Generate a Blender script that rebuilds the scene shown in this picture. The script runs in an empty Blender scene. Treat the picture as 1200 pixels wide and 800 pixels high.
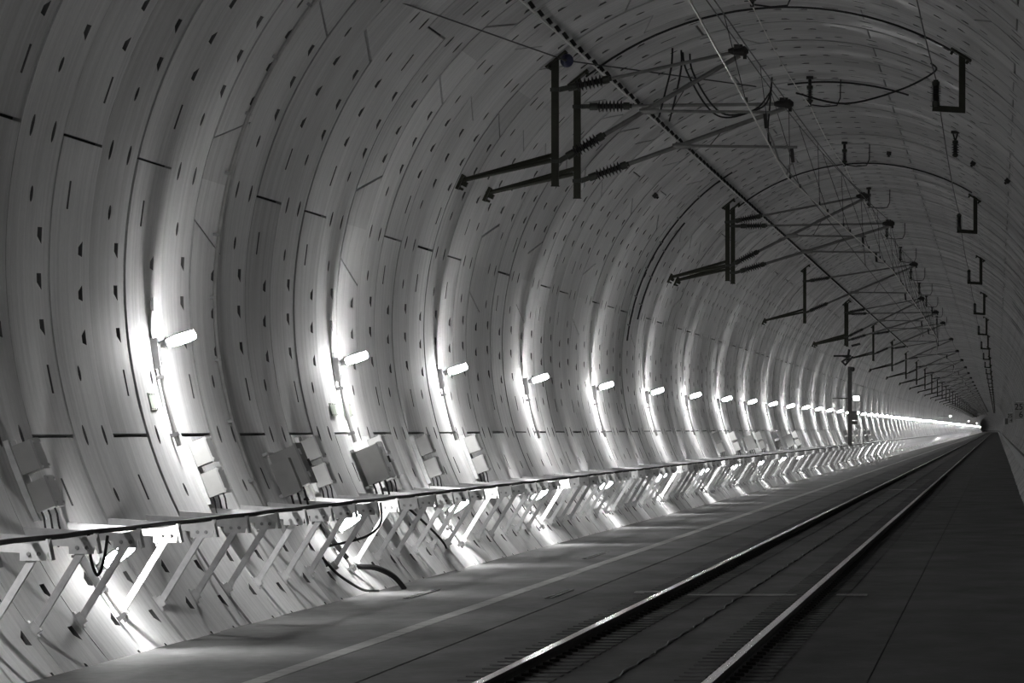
import bpy, math, random
import numpy as np
from mathutils import Vector, Matrix

random.seed(7)
SC = bpy.context.scene
COL = SC.collection
R_ = math.radians

# ------------------------------------------------------------------ camera, world, exposure
F_PX = 6500.0                      # long lens, in pixels of the 1200 px frame
CAM_X, CAM_Z = 2.66, 1.67
cam_d = bpy.data.cameras.new('camera')
cam = bpy.data.objects.new('camera', cam_d)
COL.objects.link(cam)
cam.location = (CAM_X, 0, CAM_Z)
cam.rotation_euler = (R_(90), 0, 0)
cam_d.sensor_width = 36
cam_d.lens = F_PX / 1200 * 36
cam_d.shift_x = -(1168 - 600) / 1200
cam_d.shift_y = (502 - 400) / 1200
cam_d.clip_start = 0.5
cam_d.clip_end = 6000
SC.camera = cam

world = bpy.data.worlds.new('world')
SC.world = world
world.use_nodes = True
world.node_tree.nodes['Background'].inputs[0].default_value = (0.8, 0.85, 1, 1)
world.node_tree.nodes['Background'].inputs[1].default_value = 0.0

SC.view_settings.view_transform = 'Standard'
SC.view_settings.look = 'None'
SC.view_settings.gamma = 1
SC.view_settings.use_curve_mapping = False
SC.view_settings.exposure = 0.0
LAMP_UP, LAMP_LOW = 345.0, 175.0    # luminance of the lamps' diffusers

# ------------------------------------------------------------------ geometry of the tunnel
RAD = 4.8
XC, HC = 3.03, 1.346               # tunnel axis: metres left of / above the camera
FLOOR_H = -1.75
def G(X, h, Y):
    """metres left of the camera, above the camera, ahead of it -> world"""
    return Vector((CAM_X - X, Y, CAM_Z + h))
def WX(phi, off=0.0):
    p = R_(phi)
    return XC + (RAD - off) * math.cos(p), HC + (RAD - off) * math.sin(p)
def WP(phi, Y, off=0.0):
    X, h = WX(phi, off)
    return G(X, h, Y)
def axes(phi):
    p = R_(phi)
    return Vector((math.cos(p), 0, -math.sin(p))), Vector((math.sin(p), 0, math.cos(p)))   # inward normal, up along the wall
BEND_Y, BEND_R = 2600.0, 2500.0
def bend(p):
    x, y, z = p
    if y <= BEND_Y:
        return (x, y, z)
    t = (y - BEND_Y) / BEND_R
    return (-BEND_R + (x + BEND_R) * math.cos(t), BEND_Y + (x + BEND_R) * math.sin(t), z)

# ------------------------------------------------------------------ materials
MATS = {}
def new_mat(name):
    m = bpy.data.materials.new(name); m.use_nodes = True
    MATS[name] = m
    nt = m.node_tree
    return m, nt, nt.nodes['Principled BSDF']
def N(nt, t, **kw):
    n = nt.nodes.new(t)
    for k, v in kw.items(): setattr(n, k, v)
    return n
def plain(name, col, rough=0.5, metal=0.0, var=0.15, scale=8.0, spec=0.5):
    m, nt, b = new_mat(name)
    tc = N(nt, 'ShaderNodeTexCoord')
    no = N(nt, 'ShaderNodeTexNoise'); no.inputs['Scale'].default_value = scale; no.inputs['Detail'].default_value = 4
    nt.links.new(tc.outputs['Object'], no.inputs['Vector'])
    rp = N(nt, 'ShaderNodeValToRGB')
    rp.color_ramp.elements[0].position = 0.3; rp.color_ramp.elements[1].position = 0.7
    rp.color_ramp.elements[0].color = tuple(c * (1 - var) for c in col) + (1,)
    rp.color_ramp.elements[1].color = tuple(min(1, c * (1 + var)) for c in col) + (1,)
    nt.links.new(no.outputs['Fac'], rp.inputs['Fac'])
    nt.links.new(rp.outputs['Color'], b.inputs['Base Color'])
    b.inputs['Roughness'].default_value = rough
    b.inputs['Metallic'].default_value = metal
    b.inputs['Specular IOR Level'].default_value = spec
    return m
def emit(name, col, strength):
    m, nt, b = new_mat(name)
    b.inputs['Base Color'].default_value = (0.9, 0.9, 0.9, 1)
    b.inputs['Emission Color'].default_value = col + (1,)
    b.inputs['Emission Strength'].default_value = strength
    return m

SPEC = 0.55
def concrete_lining(name='concrete_lining', ring_lines=False):
    m, nt, b = new_mat(name)
    L = nt.links.new
    geo = N(nt, 'ShaderNodeNewGeometry')
    sep = N(nt, 'ShaderNodeSeparateXYZ'); L(geo.outputs['Position'], sep.inputs[0])
    def math_(op, a, bb=None, c=None):
        n = N(nt, 'ShaderNodeMath', operation=op)
        for i, v in enumerate((a, bb, c)):
            if v is None: continue
            if isinstance(v, (int, float)): n.inputs[i].default_value = v
            else: L(v, n.inputs[i])
        return n.outputs[0]
    dx = math_('SUBTRACT', CAM_X - XC, sep.outputs['X'])
    dz = math_('SUBTRACT', sep.outputs['Z'], CAM_Z + HC)
    ang = math_('ARCTAN2', dz, dx)
    arc = math_('MULTIPLY', ang, RAD)
    # each ring and each cast piece has its own tone
    ry = math_('DIVIDE', math_('SUBTRACT', sep.outputs['Y'], 43.8), 2.0)
    rid = math_('FLOOR', ry)
    half = math_('MULTIPLY', math_('MODULO', math_('ABSOLUTE', rid), 2.0), 0.5)
    sid = math_('FLOOR', math_('ADD', math_('DIVIDE', math_('ADD', ang, R_(17)), R_(60)), half))
    cmb = N(nt, 'ShaderNodeCombineXYZ'); L(rid, cmb.inputs[0]); L(sid, cmb.inputs[1])
    wn = N(nt, 'ShaderNodeTexWhiteNoise', noise_dimensions='2D'); L(cmb.outputs[0], wn.inputs['Vector'])
    # formwork streaks running round the ring
    c2 = N(nt, 'ShaderNodeCombineXYZ'); L(math_('MULTIPLY', sep.outputs['Y'], 7.0), c2.inputs[0]); L(math_('MULTIPLY', arc, 0.35), c2.inputs[1]); L(math_('MULTIPLY', rid, 3.7), c2.inputs[2])
    n1 = N(nt, 'ShaderNodeTexNoise'); n1.inputs['Scale'].default_value = 1.0; n1.inputs['Detail'].default_value = 5; n1.inputs['Roughness'].default_value = 0.62
    L(c2.outputs[0], n1.inputs['Vector'])
    # blotches of damp
    n2 = N(nt, 'ShaderNodeTexNoise'); n2.inputs['Scale'].default_value = 0.55; n2.inputs['Detail'].default_value = 5
    L(geo.outputs['Position'], n2.inputs['Vector'])
    n3 = N(nt, 'ShaderNodeTexNoise'); n3.inputs['Scale'].default_value = 22; n3.inputs['Detail'].default_value = 3
    L(geo.outputs['Position'], n3.inputs['Vector'])
    v = math_('ADD', math_('MULTIPLY_ADD', wn.outputs['Value'], 0.34, 0.66), 0.0)
    v = math_('MULTIPLY', v, math_('MULTIPLY_ADD', n1.outputs['Fac'], 0.9, 0.55))
    v = math_('MULTIPLY', v, math_('MULTIPLY_ADD', n2.outputs['Fac'], 0.7, 0.65))
    v = math_('MULTIPLY', v, math_('MULTIPLY_ADD', n3.outputs['Fac'], 0.24, 0.88))
    if ring_lines:
        fr = math_('FRACT', ry)
        ln = math_('GREATER_THAN', math_('ABSOLUTE', math_('SUBTRACT', fr, 0.5)), 0.485)
        v = math_('MULTIPLY', v, math_('MULTIPLY_ADD', ln, -0.75, 1.0))
    v = math_('MULTIPLY', v, 0.62)
    cc = N(nt, 'ShaderNodeCombineColor')
    L(math_('MULTIPLY', v, 1.0), cc.inputs[0]); L(math_('MULTIPLY', v, 1.0), cc.inputs[1]); L(math_('MULTIPLY', v, 0.995), cc.inputs[2])
    L(cc.outputs[0], b.inputs['Base Color'])
    vs = math_('MULTIPLY', v, 1.7)
    c3 = N(nt, 'ShaderNodeCombineColor')
    for i in range(3): L(vs, c3.inputs[i])
    L(c3.outputs[0], b.inputs['Sheen Tint'])
    # damp, smoother patches high on the vault
    wet = math_('MINIMUM', math_('MAXIMUM', math_('MULTIPLY', math_('SUBTRACT', n2.outputs['Fac'], 0.52), 9.0), 0.0), 1.0)
    high = math_('MINIMUM', math_('MAXIMUM', math_('MULTIPLY', math_('SUBTRACT', dz, 3.6), 1.5), 0.0), 1.0)
    ro = math_('SUBTRACT', 0.70, math_('MULTIPLY', math_('MULTIPLY', wet, high), 0.36))
    ro = math_('ADD', ro, math_('MULTIPLY', n1.outputs['Fac'], 0.08))
    L(ro, b.inputs['Roughness'])
    b.inputs['Specular IOR Level'].default_value = SPEC
    b.inputs['Sheen Weight'].default_value = 0.55; b.inputs['Sheen Roughness'].default_value = 0.38      # dry dust bloom
    b.inputs['Diffuse Roughness'].default_value = 1.0
    bu = N(nt, 'ShaderNodeBump'); bu.inputs['Strength'].default_value = 0.12; bu.inputs['Distance'].default_value = 0.03
    L(n1.outputs['Fac'], bu.inputs['Height']); L(bu.outputs[0], b.inputs['Normal'])
    return m

def floor_concrete(name, tone, rough):
    m, nt, b = new_mat(name)
    L = nt.links.new
    geo = N(nt, 'ShaderNodeNewGeometry')
    mp = N(nt, 'ShaderNodeMapping'); mp.inputs['Scale'].default_value = (0.7, 0.22, 1)
    L(geo.outputs['Position'], mp.inputs['Vector'])
    n1 = N(nt, 'ShaderNodeTexNoise'); n1.inputs['Scale'].default_value = 1.6; n1.inputs['Detail'].default_value = 7; n1.inputs['Roughness'].default_value = 0.65
    L(mp.outputs[0], n1.inputs['Vector'])
    n2 = N(nt, 'ShaderNodeTexNoise'); n2.inputs['Scale'].default_value = 9; n2.inputs['Detail'].default_value = 4
    L(geo.outputs['Position'], n2.inputs['Vector'])
    mx = N(nt, 'ShaderNodeMath', operation='MULTIPLY_ADD'); L(n1.outputs['Fac'], mx.inputs[0]); mx.inputs[1].default_value = 1.8; mx.inputs[2].default_value = 0.1
    my = N(nt, 'ShaderNodeMath', operation='MULTIPLY_ADD'); L(n2.outputs['Fac'], my.inputs[0]); my.inputs[1].default_value = 0.5; my.inputs[2].default_value = 0.75
    mm = N(nt, 'ShaderNodeMath', operation='MULTIPLY'); L(mx.outputs[0], mm.inputs[0]); L(my.outputs[0], mm.inputs[1])
    mt = N(nt, 'ShaderNodeMath', operation='MULTIPLY'); L(mm.outputs[0], mt.inputs[0]); mt.inputs[1].default_value = tone
    cc = N(nt, 'ShaderNodeCombineColor')
    for i in range(3): L(mt.outputs[0], cc.inputs[i])
    L(cc.outputs[0], b.inputs['Base Color'])
    rr = N(nt, 'ShaderNodeMath', operation='MULTIPLY_ADD'); L(n1.outputs['Fac'], rr.inputs[0]); rr.inputs[1].default_value = -0.2; rr.inputs[2].default_value = rough
    L(rr.outputs[0], b.inputs['Roughness'])
    b.inputs['Specular IOR Level'].default_value = 0.3
    bu = N(nt, 'ShaderNodeBump'); bu.inputs['Strength'].default_value = 0.35; bu.inputs['Distance'].default_value = 0.02
    L(n2.outputs['Fac'], bu.inputs['Height']); L(bu.outputs[0], b.inputs['Normal'])
    return m

M_LIN = concrete_lining()
M_LINFAR = concrete_lining('concrete_lining_distant', True)
M_POCKET = plain('bolt_pocket_shade', (0.13, 0.13, 0.13), 0.7)  # shade inside the pocket recesses, put into the colour; no plug is modelled
M_GASKET = plain('black_gasket', (0.02, 0.02, 0.02), 0.8)
M_WALK = floor_concrete('walkway_concrete', 0.17, 0.85)
M_TRACK = floor_concrete('track_slab_concrete', 0.13, 0.8)
M_SUB = plain('invert_concrete', (0.06, 0.06, 0.06), 0.9)
M_LINE = plain('worn_line_paint', (0.42, 0.42, 0.41), 0.7, var=0.25, scale=3)
M_RAILH = plain('polished_rail_head', (0.85, 0.85, 0.83), 0.24, 1.0, var=0.03)
M_RAIL = plain('rail_side_steel', (0.04, 0.037, 0.033), 0.7, 0.2)
M_GALV = plain('galvanised_steel', (0.88, 0.88, 0.88), 0.5, 0.0, var=0.12, scale=14)
M_DULL = plain('dull_zinc', (0.4, 0.4, 0.4), 0.55, 0.4)
M_DARKBAR = plain('dark_cable_sheath', (0.055, 0.055, 0.055), 0.6)
M_BLACK = plain('black_rubber', (0.02, 0.02, 0.02), 0.55)
M_POST = plain('dark_olive_steel', (0.035, 0.037, 0.024), 0.6, 0.1)
M_INS = plain('dark_insulator', (0.018, 0.016, 0.015), 0.4)
M_INSCAP = plain('insulator_end_fitting', (0.07, 0.075, 0.065), 0.5, 0.3)
M_ALU = plain('aluminium_tube', (0.32, 0.32, 0.31), 0.45, 0.7)
M_BLUE = plain('blue_glass_disc', (0.04, 0.045, 0.10), 0.3)
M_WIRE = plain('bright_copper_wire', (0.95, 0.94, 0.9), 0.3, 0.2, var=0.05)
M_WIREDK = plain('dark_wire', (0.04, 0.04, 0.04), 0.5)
M_RADCAB = plain('pale_radio_cable', (0.92, 0.92, 0.9), 0.3, 0.0)
M_BOX = plain('grey_enclosure', (0.52, 0.52, 0.51), 0.5, var=0.06)
M_BOXLID = plain('enclosure_cover', (0.4, 0.4, 0.4), 0.45, var=0.06)
M_PIPE = plain('pale_conduit', (0.5, 0.5, 0.49), 0.45, 0.1)
M_LAMPBODY = plain('lamp_housing', (0.5, 0.5, 0.5), 0.5)
M_SIGN = plain('sign_face', (0.55, 0.55, 0.54), 0.5, var=0.04)
M_SIGNBAR = plain('reflective_strip', (0.95, 0.95, 0.95), 0.35, var=0.02)
M_INK = plain('black_sign_ink', (0.012, 0.012, 0.012), 0.6)
M_GREEN = plain('pale_green_plate', (0.52, 0.58, 0.49), 0.5, var=0.05)
M_MAST = plain('grey_mast_steel', (0.16, 0.16, 0.155), 0.55, 0.2)
M_UP = emit('lamp_diffuser', (1.0, 0.995, 0.99), LAMP_UP)
M_LOW = emit('low_lamp_diffuser', (1.0, 0.995, 0.99), LAMP_LOW)
M_EXIT = emit('exit_light_panel', (1.0, 1.0, 0.97), 14.0)

# ------------------------------------------------------------------ mesh helpers
class MB:
    def __init__(s): s.v = []; s.f = []; s.mi = []; s.cur = 0
    def add(s, vs, fs):
        n = len(s.v)
        s.v += [tuple(p) for p in vs]
        s.f += [tuple(n + i for i in q) for q in fs]
        s.mi += [s.cur] * len(fs)
    def frame_box(s, c, ax, size):
        c = Vector(c); a, b, d = [Vector(x) * (h / 2) for x, h in zip(ax, size)]
        vs = [c + i * a + j * b + k * d for k in (-1, 1) for j in (-1, 1) for i in (-1, 1)]
        s.add(vs, [(0, 2, 3, 1), (4, 5, 7, 6), (0, 1, 5, 4), (2, 6, 7, 3), (0, 4, 6, 2), (1, 3, 7, 5)])
    def box(s, c, size):
        s.frame_box(c, ((1, 0, 0), (0, 1, 0), (0, 0, 1)), size)
    def bar(s, p, q, w, h, up=(0, 1, 0)):
        p, q = Vector(p), Vector(q); d = (q - p); l = d.length; d.normalize()
        a = Vector(up); a = (a - d * a.dot(d)).normalized(); b = d.cross(a)
        s.frame_box((p + q) / 2, (d, a, b), (l, w, h))
    def tube(s, pts, r, n=8, cap=True):
        pts = [Vector(p) for p in pts]; rings = []
        ref = None
        for i, p in enumerate(pts):
            d = (pts[min(i + 1, len(pts) - 1)] - pts[max(i - 1, 0)]).normalized()
            if ref is None:
                ref = Vector((0, 0, 1)) if abs(d.z) < 0.9 else Vector((1, 0, 0))
            a = (ref - d * ref.dot(d))
            if a.length < 1e-5: a = Vector((0, 1, 0)) - d * d.y
            a.normalize(); ref = a; b = d.cross(a)
            rr = r[i] if isinstance(r, (list, tuple)) else r
            rings.append([p + a * (rr * math.cos(2 * math.pi * k / n)) + b * (rr * math.sin(2 * math.pi * k / n)) for k in range(n)])
        vs = [x for g in rings for x in g]; fs = []
        for i in range(len(pts) - 1):
            for k in range(n):
                k2 = (k + 1) % n
                fs.append((i * n + k, i * n + k2, (i + 1) * n + k2, (i + 1) * n + k))
        if cap:
            fs.append(tuple(reversed(range(n)))); fs.append(tuple(range((len(pts) - 1) * n, len(pts) * n)))
        s.add(vs, fs)
    def lathe(s, p, q, prof, n=12):
        """prof: (fraction along p-q, radius)"""
        p, q = Vector(p), Vector(q); d = (q - p)
        dn = d.normalized(); ref = Vector((0, 0, 1)) if abs(dn.z) < 0.9 else Vector((1, 0, 0))
        a = (ref - dn * ref.dot(dn)).normalized(); b = dn.cross(a)
        vs = []; fs = []
        for t, r in prof:
            vs += [p + d * t + a * (r * math.cos(2 * math.pi * k / n)) + b * (r * math.sin(2 * math.pi * k / n)) for k in range(n)]
        for i in range(len(prof) - 1):
            for k in range(n):
                k2 = (k + 1) % n
                fs.append((i * n + k, i * n + k2, (i + 1) * n + k2, (i + 1) * n + k))
        fs.append(tuple(reversed(range(n)))); fs.append(tuple(range((len(prof) - 1) * n, len(prof) * n)))
        s.add(vs, fs)
    def loft(s, rings):
        n = len(rings[0]); vs = [p for g in rings for p in g]; fs = []
        for i in range(len(rings) - 1):
            for k in range(n):
                k2 = (k + 1) % n
                fs.append((i * n + k, i * n + k2, (i + 1) * n + k2, (i + 1) * n + k))
        fs.append(tuple(reversed(range(n)))); fs.append(tuple(range((len(rings) - 1) * n, len(rings) * n)))
        s.add(vs, fs)
    def mesh(s, name, mats, origin=(0, 0, 0), smooth=True):
        o = Vector(origin)
        me = bpy.data.meshes.new(name)
        me.from_pydata([tuple(Vector(p) - o) for p in s.v], [], s.f)
        for m in (mats if isinstance(mats, (list, tuple)) else [mats]): me.materials.append(m)
        if any(s.mi): me.polygons.foreach_set('material_index', s.mi)
        me.validate()
        if smooth:
            me.shade_smooth(); me.set_sharp_from_angle(angle=R_(35))
        me.update()
        return me
    def build(s, name, mat, parent=None, origin=(0, 0, 0), smooth=True):
        return link(name, s.mesh(name, mat, origin, smooth), parent, None if parent else origin)
def link(name, data, parent=None, loc=None):
    o = bpy.data.objects.new(name, data); COL.objects.link(o)
    if parent is not None: o.parent = parent
    if loc is not None: o.location = loc
    return o
def tag(o, label=None, cat=None, group=None, kind=None):
    if label: o['label'] = label
    if cat: o['category'] = cat
    if group: o['group'] = group
    if kind: o['kind'] = kind
    return o
KIDS = {}
def empty(name, loc, label=None, cat=None, group=None):
    o = bpy.data.objects.new(name, None); COL.objects.link(o); o.location = loc
    o.empty_display_size = 0.2
    return tag(o, label, cat, group)
def copy_tree(o, loc=None, parent=None):
    c = o.copy(); COL.objects.link(c)
    if parent is not None: c.parent = parent
    if loc is not None: c.location = loc
    for ch in CHILD.get(o.name, []):
        k = copy_tree(ch, None, c)
        CHILD.setdefault(c.name, []).append(k)
    return c
CHILD = {}
def kid(parent, o):
    CHILD.setdefault(parent.name, []).append(o); return o
def join_np(name, items, mats):
    """items: (mesh, offset) -> one mesh"""
    V = []; LI = []; PS = []; PT = []; MI = []; nv = 0; nl = 0
    cache = {}
    for me, off in items:
        if me.name not in cache:
            a = np.empty(len(me.vertices) * 3, np.float32); me.vertices.foreach_get('co', a)
            li = np.empty(len(me.loops), np.int32); me.loops.foreach_get('vertex_index', li)
            ps = np.empty(len(me.polygons), np.int32); me.polygons.foreach_get('loop_start', ps)
            pt = np.empty(len(me.polygons), np.int32); me.polygons.foreach_get('loop_total', pt)
            mi = np.empty(len(me.polygons), np.int32); me.polygons.foreach_get('material_index', mi)
            cache[me.name] = (a.reshape(-1, 3), li, ps, pt, mi)
        a, li, ps, pt, mi = cache[me.name]
        V.append(a + np.array(off, np.float32)); LI.append(li + nv); PS.append(ps + nl); PT.append(pt); MI.append(mi)
        nv += len(a); nl += len(li)
    V = np.concatenate(V); LI = np.concatenate(LI); PS = np.concatenate(PS); PT = np.concatenate(PT); MI = np.concatenate(MI)
    me = bpy.data.meshes.new(name)
    me.vertices.add(len(V)); me.vertices.foreach_set('co', V.ravel())
    me.loops.add(len(LI)); me.loops.foreach_set('vertex_index', LI)
    me.polygons.add(len(PS)); me.polygons.foreach_set('loop_start', PS); me.polygons.foreach_set('loop_total', PT)
    me.polygons.foreach_set('material_index', MI)
    for m in mats: me.materials.append(m)
    me.update(calc_edges=True)
    me.shade_smooth(); me.set_sharp_from_angle(angle=R_(25))
    return me
ORD = 'first second third fourth fifth sixth seventh eighth ninth tenth eleventh twelfth thirteenth fourteenth fifteenth sixteenth seventeenth eighteenth nineteenth twentieth'.split()
TENS = {2: 'twenty', 3: 'thirty', 4: 'forty', 5: 'fifty'}
TENTH = {3: 'thirtieth', 4: 'fortieth', 5: 'fiftieth'}
def ordinal(n):
    if n <= 20: return ORD[n - 1]
    t, u = divmod(n, 10)
    return TENTH[t] if u == 0 else TENS[t] + '-' + ORD[u - 1]

# ------------------------------------------------------------------ the lining: precast ring pieces
GAP_R, GAP_L = 0.018, 0.014        # half gaps: ring joint, longitudinal joint
DEPTH = 0.075
def piece_mesh(name, lo, hi, pockets=True, step=5.0):
    """One cast piece of a two metre ring. lo/hi: (angle at near edge, angle at far edge). Local y 0..2, on the true axis."""
    gl = math.degrees(GAP_L / RAD)
    lo = (lo[0] + gl, lo[1] + gl); hi = (hi[0] - gl, hi[1] - gl)
    y0, y1 = GAP_R, 2 - GAP_R
    inner_lo, inner_hi = max(lo), min(hi)
    pk = []     # (yc, phic, half y, half phi, kind)
    if pockets:
        nom_lo, nom_hi = lo[2] if len(lo) > 2 else None, None
    for q in (pockets or []):
        yc, pc, hy, hp, kind = q
        if pc - hp > inner_lo + 0.4 and pc + hp < inner_hi - 0.4: pk.append(q)
    ys = {y0, y1, 0.35, 1.0, 1.65}; ps = set()
    for yc, pc, hy, hp, kind in pk:
        ys |= {round(yc - hy, 4), round(yc + hy, 4)}; ps |= {round(pc - hp, 4), round(pc + hp, 4)}
    a = math.ceil((inner_lo + 1.2) / step) * step
    while a < inner_hi - 1.2:
        if not any(pc - hp - 0.8 < a < pc + hp + 0.8 for yc, pc, hy, hp, k in pk): ps.add(a)
        a += step
    def clean(vals, rects):
        out = []
        for v in sorted(vals):
            if any(lo_ + 1e-3 < v < hi_ - 1e-3 for lo_, hi_ in rects): continue
            out.append(v)
        return out
    ys = clean(ys, [(yc - hy, yc + hy) for yc, pc, hy, hp, k in pk if True and v_ok(yc, hy)])
    ps = clean(ps, [(pc - hp, pc + hp) for yc, pc, hy, hp, k in pk])
    nrow = len(ps) + 2; ncol = len(ys)
    V = []; F = []; MI = []
    def pt(y, phi, r):
        p = R_(phi)
        return (-math.cos(p) * r + (CAM_X - XC), y, math.sin(p) * r + CAM_Z + HC)
    def phi_at(i, y):
        t = y / 2
        if i == 0: return lo[0] + (lo[1] - lo[0]) * t
        if i == nrow - 1: return hi[0] + (hi[1] - hi[0]) * t
        return ps[i - 1]
    idx = {}
    for i in range(nrow):
        for j in range(ncol):
            idx[i, j] = len(V); V.append(pt(ys[j], phi_at(i, ys[j]), RAD))
    def find(yc, pc):
        for q in pk:
            if abs(q[0] - yc) < q[2] and abs(q[1] - pc) < q[3]: return q
    for i in range(nrow - 1):
        for j in range(ncol - 1):
            c = [idx[i, j], idx[i, j + 1], idx[i + 1, j + 1], idx[i + 1, j]]
            q = None
            if 0 < i < nrow - 2: q = find((ys[j] + ys[j + 1]) / 2, (ps[i - 1] + ps[i]) / 2)
            if q is None:
                F.append(c); MI.append(0); continue
            yc, pc, hy, hp, kind = q
            if kind == 'oval':
                m = 3; poly = [(yc + 0.96 * hy * math.cos(R_(-135 + 30 * k)), pc + 0.96 * hp * math.sin(R_(-135 + 30 * k))) for k in range(12)]; dep = 0.09
            elif kind == 'slit':
                m = 1; e = 0.92; poly = [(yc - e * hy, pc - e * hp), (yc + e * hy, pc - e * hp), (yc + e * hy, pc + e * hp), (yc - e * hy, pc + e * hp)]; dep = 0.06
            elif kind == 'trap_up':
                m = 1; poly = [(yc - .9 * hy, pc - .75 * hp), (yc + .9 * hy, pc - .95 * hp), (yc + .9 * hy, pc + .95 * hp), (yc - .9 * hy, pc + .15 * hp)]; dep = 0.13
            else:
                m = 1; poly = [(yc - .9 * hy, pc - .15 * hp), (yc + .9 * hy, pc - .95 * hp), (yc + .9 * hy, pc + .95 * hp), (yc - .9 * hy, pc + .9 * hp)]; dep = 0.13
            n = len(poly); b0 = len(V)
            V += [pt(y, p, RAD) for y, p in poly]
            b1 = len(V)
            V += [pt(yc + (y - yc) * 0.8, pc + (p - pc) * 0.8, RAD + dep) for y, p in poly]
            for k in range(4):
                side = [c[k], c[(k + 1) % 4]] + [b0 + (kk % n) for kk in range((k + 1) * m, k * m - 1, -1)]
                F.append(side); MI.append(0)
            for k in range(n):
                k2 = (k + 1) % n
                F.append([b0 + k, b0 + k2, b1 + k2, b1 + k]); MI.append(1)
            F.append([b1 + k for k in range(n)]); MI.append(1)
    # edges of the piece, going back into the joint
    ring = [(i, 0) for i in range(nrow - 1, 0, -1)] + [(0, j) for j in range(ncol - 1)] + [(i, ncol - 1) for i in range(nrow - 1)] + [(nrow - 1, j) for j in range(ncol - 1, 0, -1)]
    b = len(V)
    for (i, j) in ring:
        V.append(pt(ys[j], phi_at(i, ys[j]), RAD + DEPTH))
    for k in range(len(ring)):
        k2 = (k + 1) % len(ring)
        F.append([idx[ring[k2]], idx[ring[k]], b + k, b + k2]); MI.append(0)
    me = bpy.data.meshes.new(name)
    me.from_pydata(V, [], F)
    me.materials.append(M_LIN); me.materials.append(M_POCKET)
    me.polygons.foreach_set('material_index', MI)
    me.update(); me.shade_smooth(); me.set_sharp_from_angle(angle=R_(25))
    return me
def v_ok(yc, hy): return True

JA = [-50, -17, 43, 103, 163, 230]
JB = [-50, 13, 73, 133, 193, 230]
def ring_pockets(joints, par):
    out = []
    deg = math.degrees(1 / RAD)
    for j in joints:
        for sgn in (-1, 1):
            for k, o in enumerate((10.8, 15.3, 19.8)):
                kind = 'trap_up' if par else 'trap_dn'
                out.append((1.52, j + sgn * o, 0.115, 0.072 * deg, kind))
            out.append((1.52 if sgn > 0 else 0.72, j + sgn * 5.7, 0.05, 0.13 * deg, 'slit'))
            out.append((1.0, j + sgn * 23.6, 0.07, 0.07 * deg, 'oval'))
        out.append((0.72 - 0.2, j + 30, 0.07, 0.095 * deg, 'oval'))
        out.append((1.52, j + 30, 0.07, 0.095 * deg, 'oval'))
    return out
PA = ring_pockets([-77, -17, 43, 103, 163, 223], 0)
PB = ring_pockets([-47, 13, 73, 133, 193], 1)
KN, KF = 4.9, 8.2
def pieces_of(joints, key=None):
    """list of (lo, hi) edges; the joint `key` is replaced by a tapered key piece"""
    edges = []
    for k in range(len(joints) - 1):
        a, b = joints[k], joints[k + 1]
        lo = (a + KN, a + KF) if a == key else (a, a)
        hi = (b - KN, b - KF) if b == key else (b, b)
        edges.append((lo, hi))
        if b == key: edges.append(((b - KN, b - KF), (b + KN, b + KF)))
    return edges
_pm = {}
def pm(kind, lo, hi, detail):
    key = (kind, lo, hi, detail)
    if key not in _pm:
        _pm[key] = piece_mesh('ring_piece', lo, hi, (PA if kind == 'A' else PB) if detail else [], 5.0 if detail else 7.5)
    return _pm[key]
B_KEY = {5, 11, 19, 23, 29, 37, 43, 51, 57, 65, 73}
Y0 = 43.8
def ring_spec(i):
    rnd = random.Random(i * 7919 + 3)
    if i % 2 == 0:
        key = 43 if rnd.random() < 0.72 else None
        if i in (6, 8, 12, 14, 16): key = 43
        if i in (0, 2, 4, 10): key = 103
        return 'A', pieces_of(JA, key)
    key = 13 if (i in B_KEY or (i > 80 and rnd.random() < 0.2)) else (73 if rnd.random() < 0.6 else 133)
    return 'B', pieces_of(JB, key)

def shell(name, p0, p1, y0=-40.0, y1=3150.0):
    m = MB(); ysx = [y0, 200, 600, 1200, 2000] + [BEND_Y + 25 * k for k in range(0, 23)]
    ph = [p0 + (p1 - p0) * k / 16 for k in range(17)]
    vs = []
    for y in ysx:
        for a in ph: vs.append(bend(tuple(WP(a, y, -DEPTH))))
    fs = []
    for i in range(len(ysx) - 1):
        for k in range(16):
            fs.append((i * 17 + k, i * 17 + k + 1, (i + 1) * 17 + k + 1, (i + 1) * 17 + k))
    m.add(vs, fs)
    return m.build(name, M_GASKET)
wall_left = tag(shell('wall_left', -52, 50), 'curved concrete tunnel wall of ring pieces behind the lamp row', kind='structure')
ceiling = tag(shell('ceiling', 50, 135), 'curved concrete tunnel crown of ring pieces above the overhead wires', kind='structure')
wall_right = tag(shell('wall_right', 135, 232), 'curved concrete tunnel wall beside the kilometre signs', kind='structure')

NEAR_L, NEAR_C = (-6, 62), (10, 88)        # rings built piece by piece
joined = {'L': [], 'C': [], 'R': []}
for i in range(-32, 590):
    kind, edges = ring_spec(i)
    y = Y0 + 2 * i
    rnd = random.Random(i + 991)
    for (lo, hi) in edges:
        mid = (lo[0] + hi[0]) / 2
        side = 'L' if mid < 48 else ('C' if mid < 135 else 'R')
        dr = rnd.uniform(-0.009, 0.009)
        n, t = axes(mid)
        off = n * dr
        near = {'L': NEAR_L[0] <= i < NEAR_L[1], 'C': NEAR_C[0] <= i < NEAR_C[1], 'R': False}[side]
        detail = {'L': -6 <= i < 160, 'C': 8 <= i < 170, 'R': 100 <= i < 190}[side]
        me = pm(kind, lo, hi, detail)
        loc = (off.x, y, off.z)
        if near:
            o = link('ring_piece', me, {'L': wall_left, 'C': ceiling}[side], loc)
        else:
            joined[side].append((me, loc))
for side, par in (('L', wall_left), ('C', ceiling), ('R', wall_right)):
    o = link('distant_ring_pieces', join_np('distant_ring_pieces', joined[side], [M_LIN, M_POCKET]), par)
    o['kind'] = 'stuff'
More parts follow.
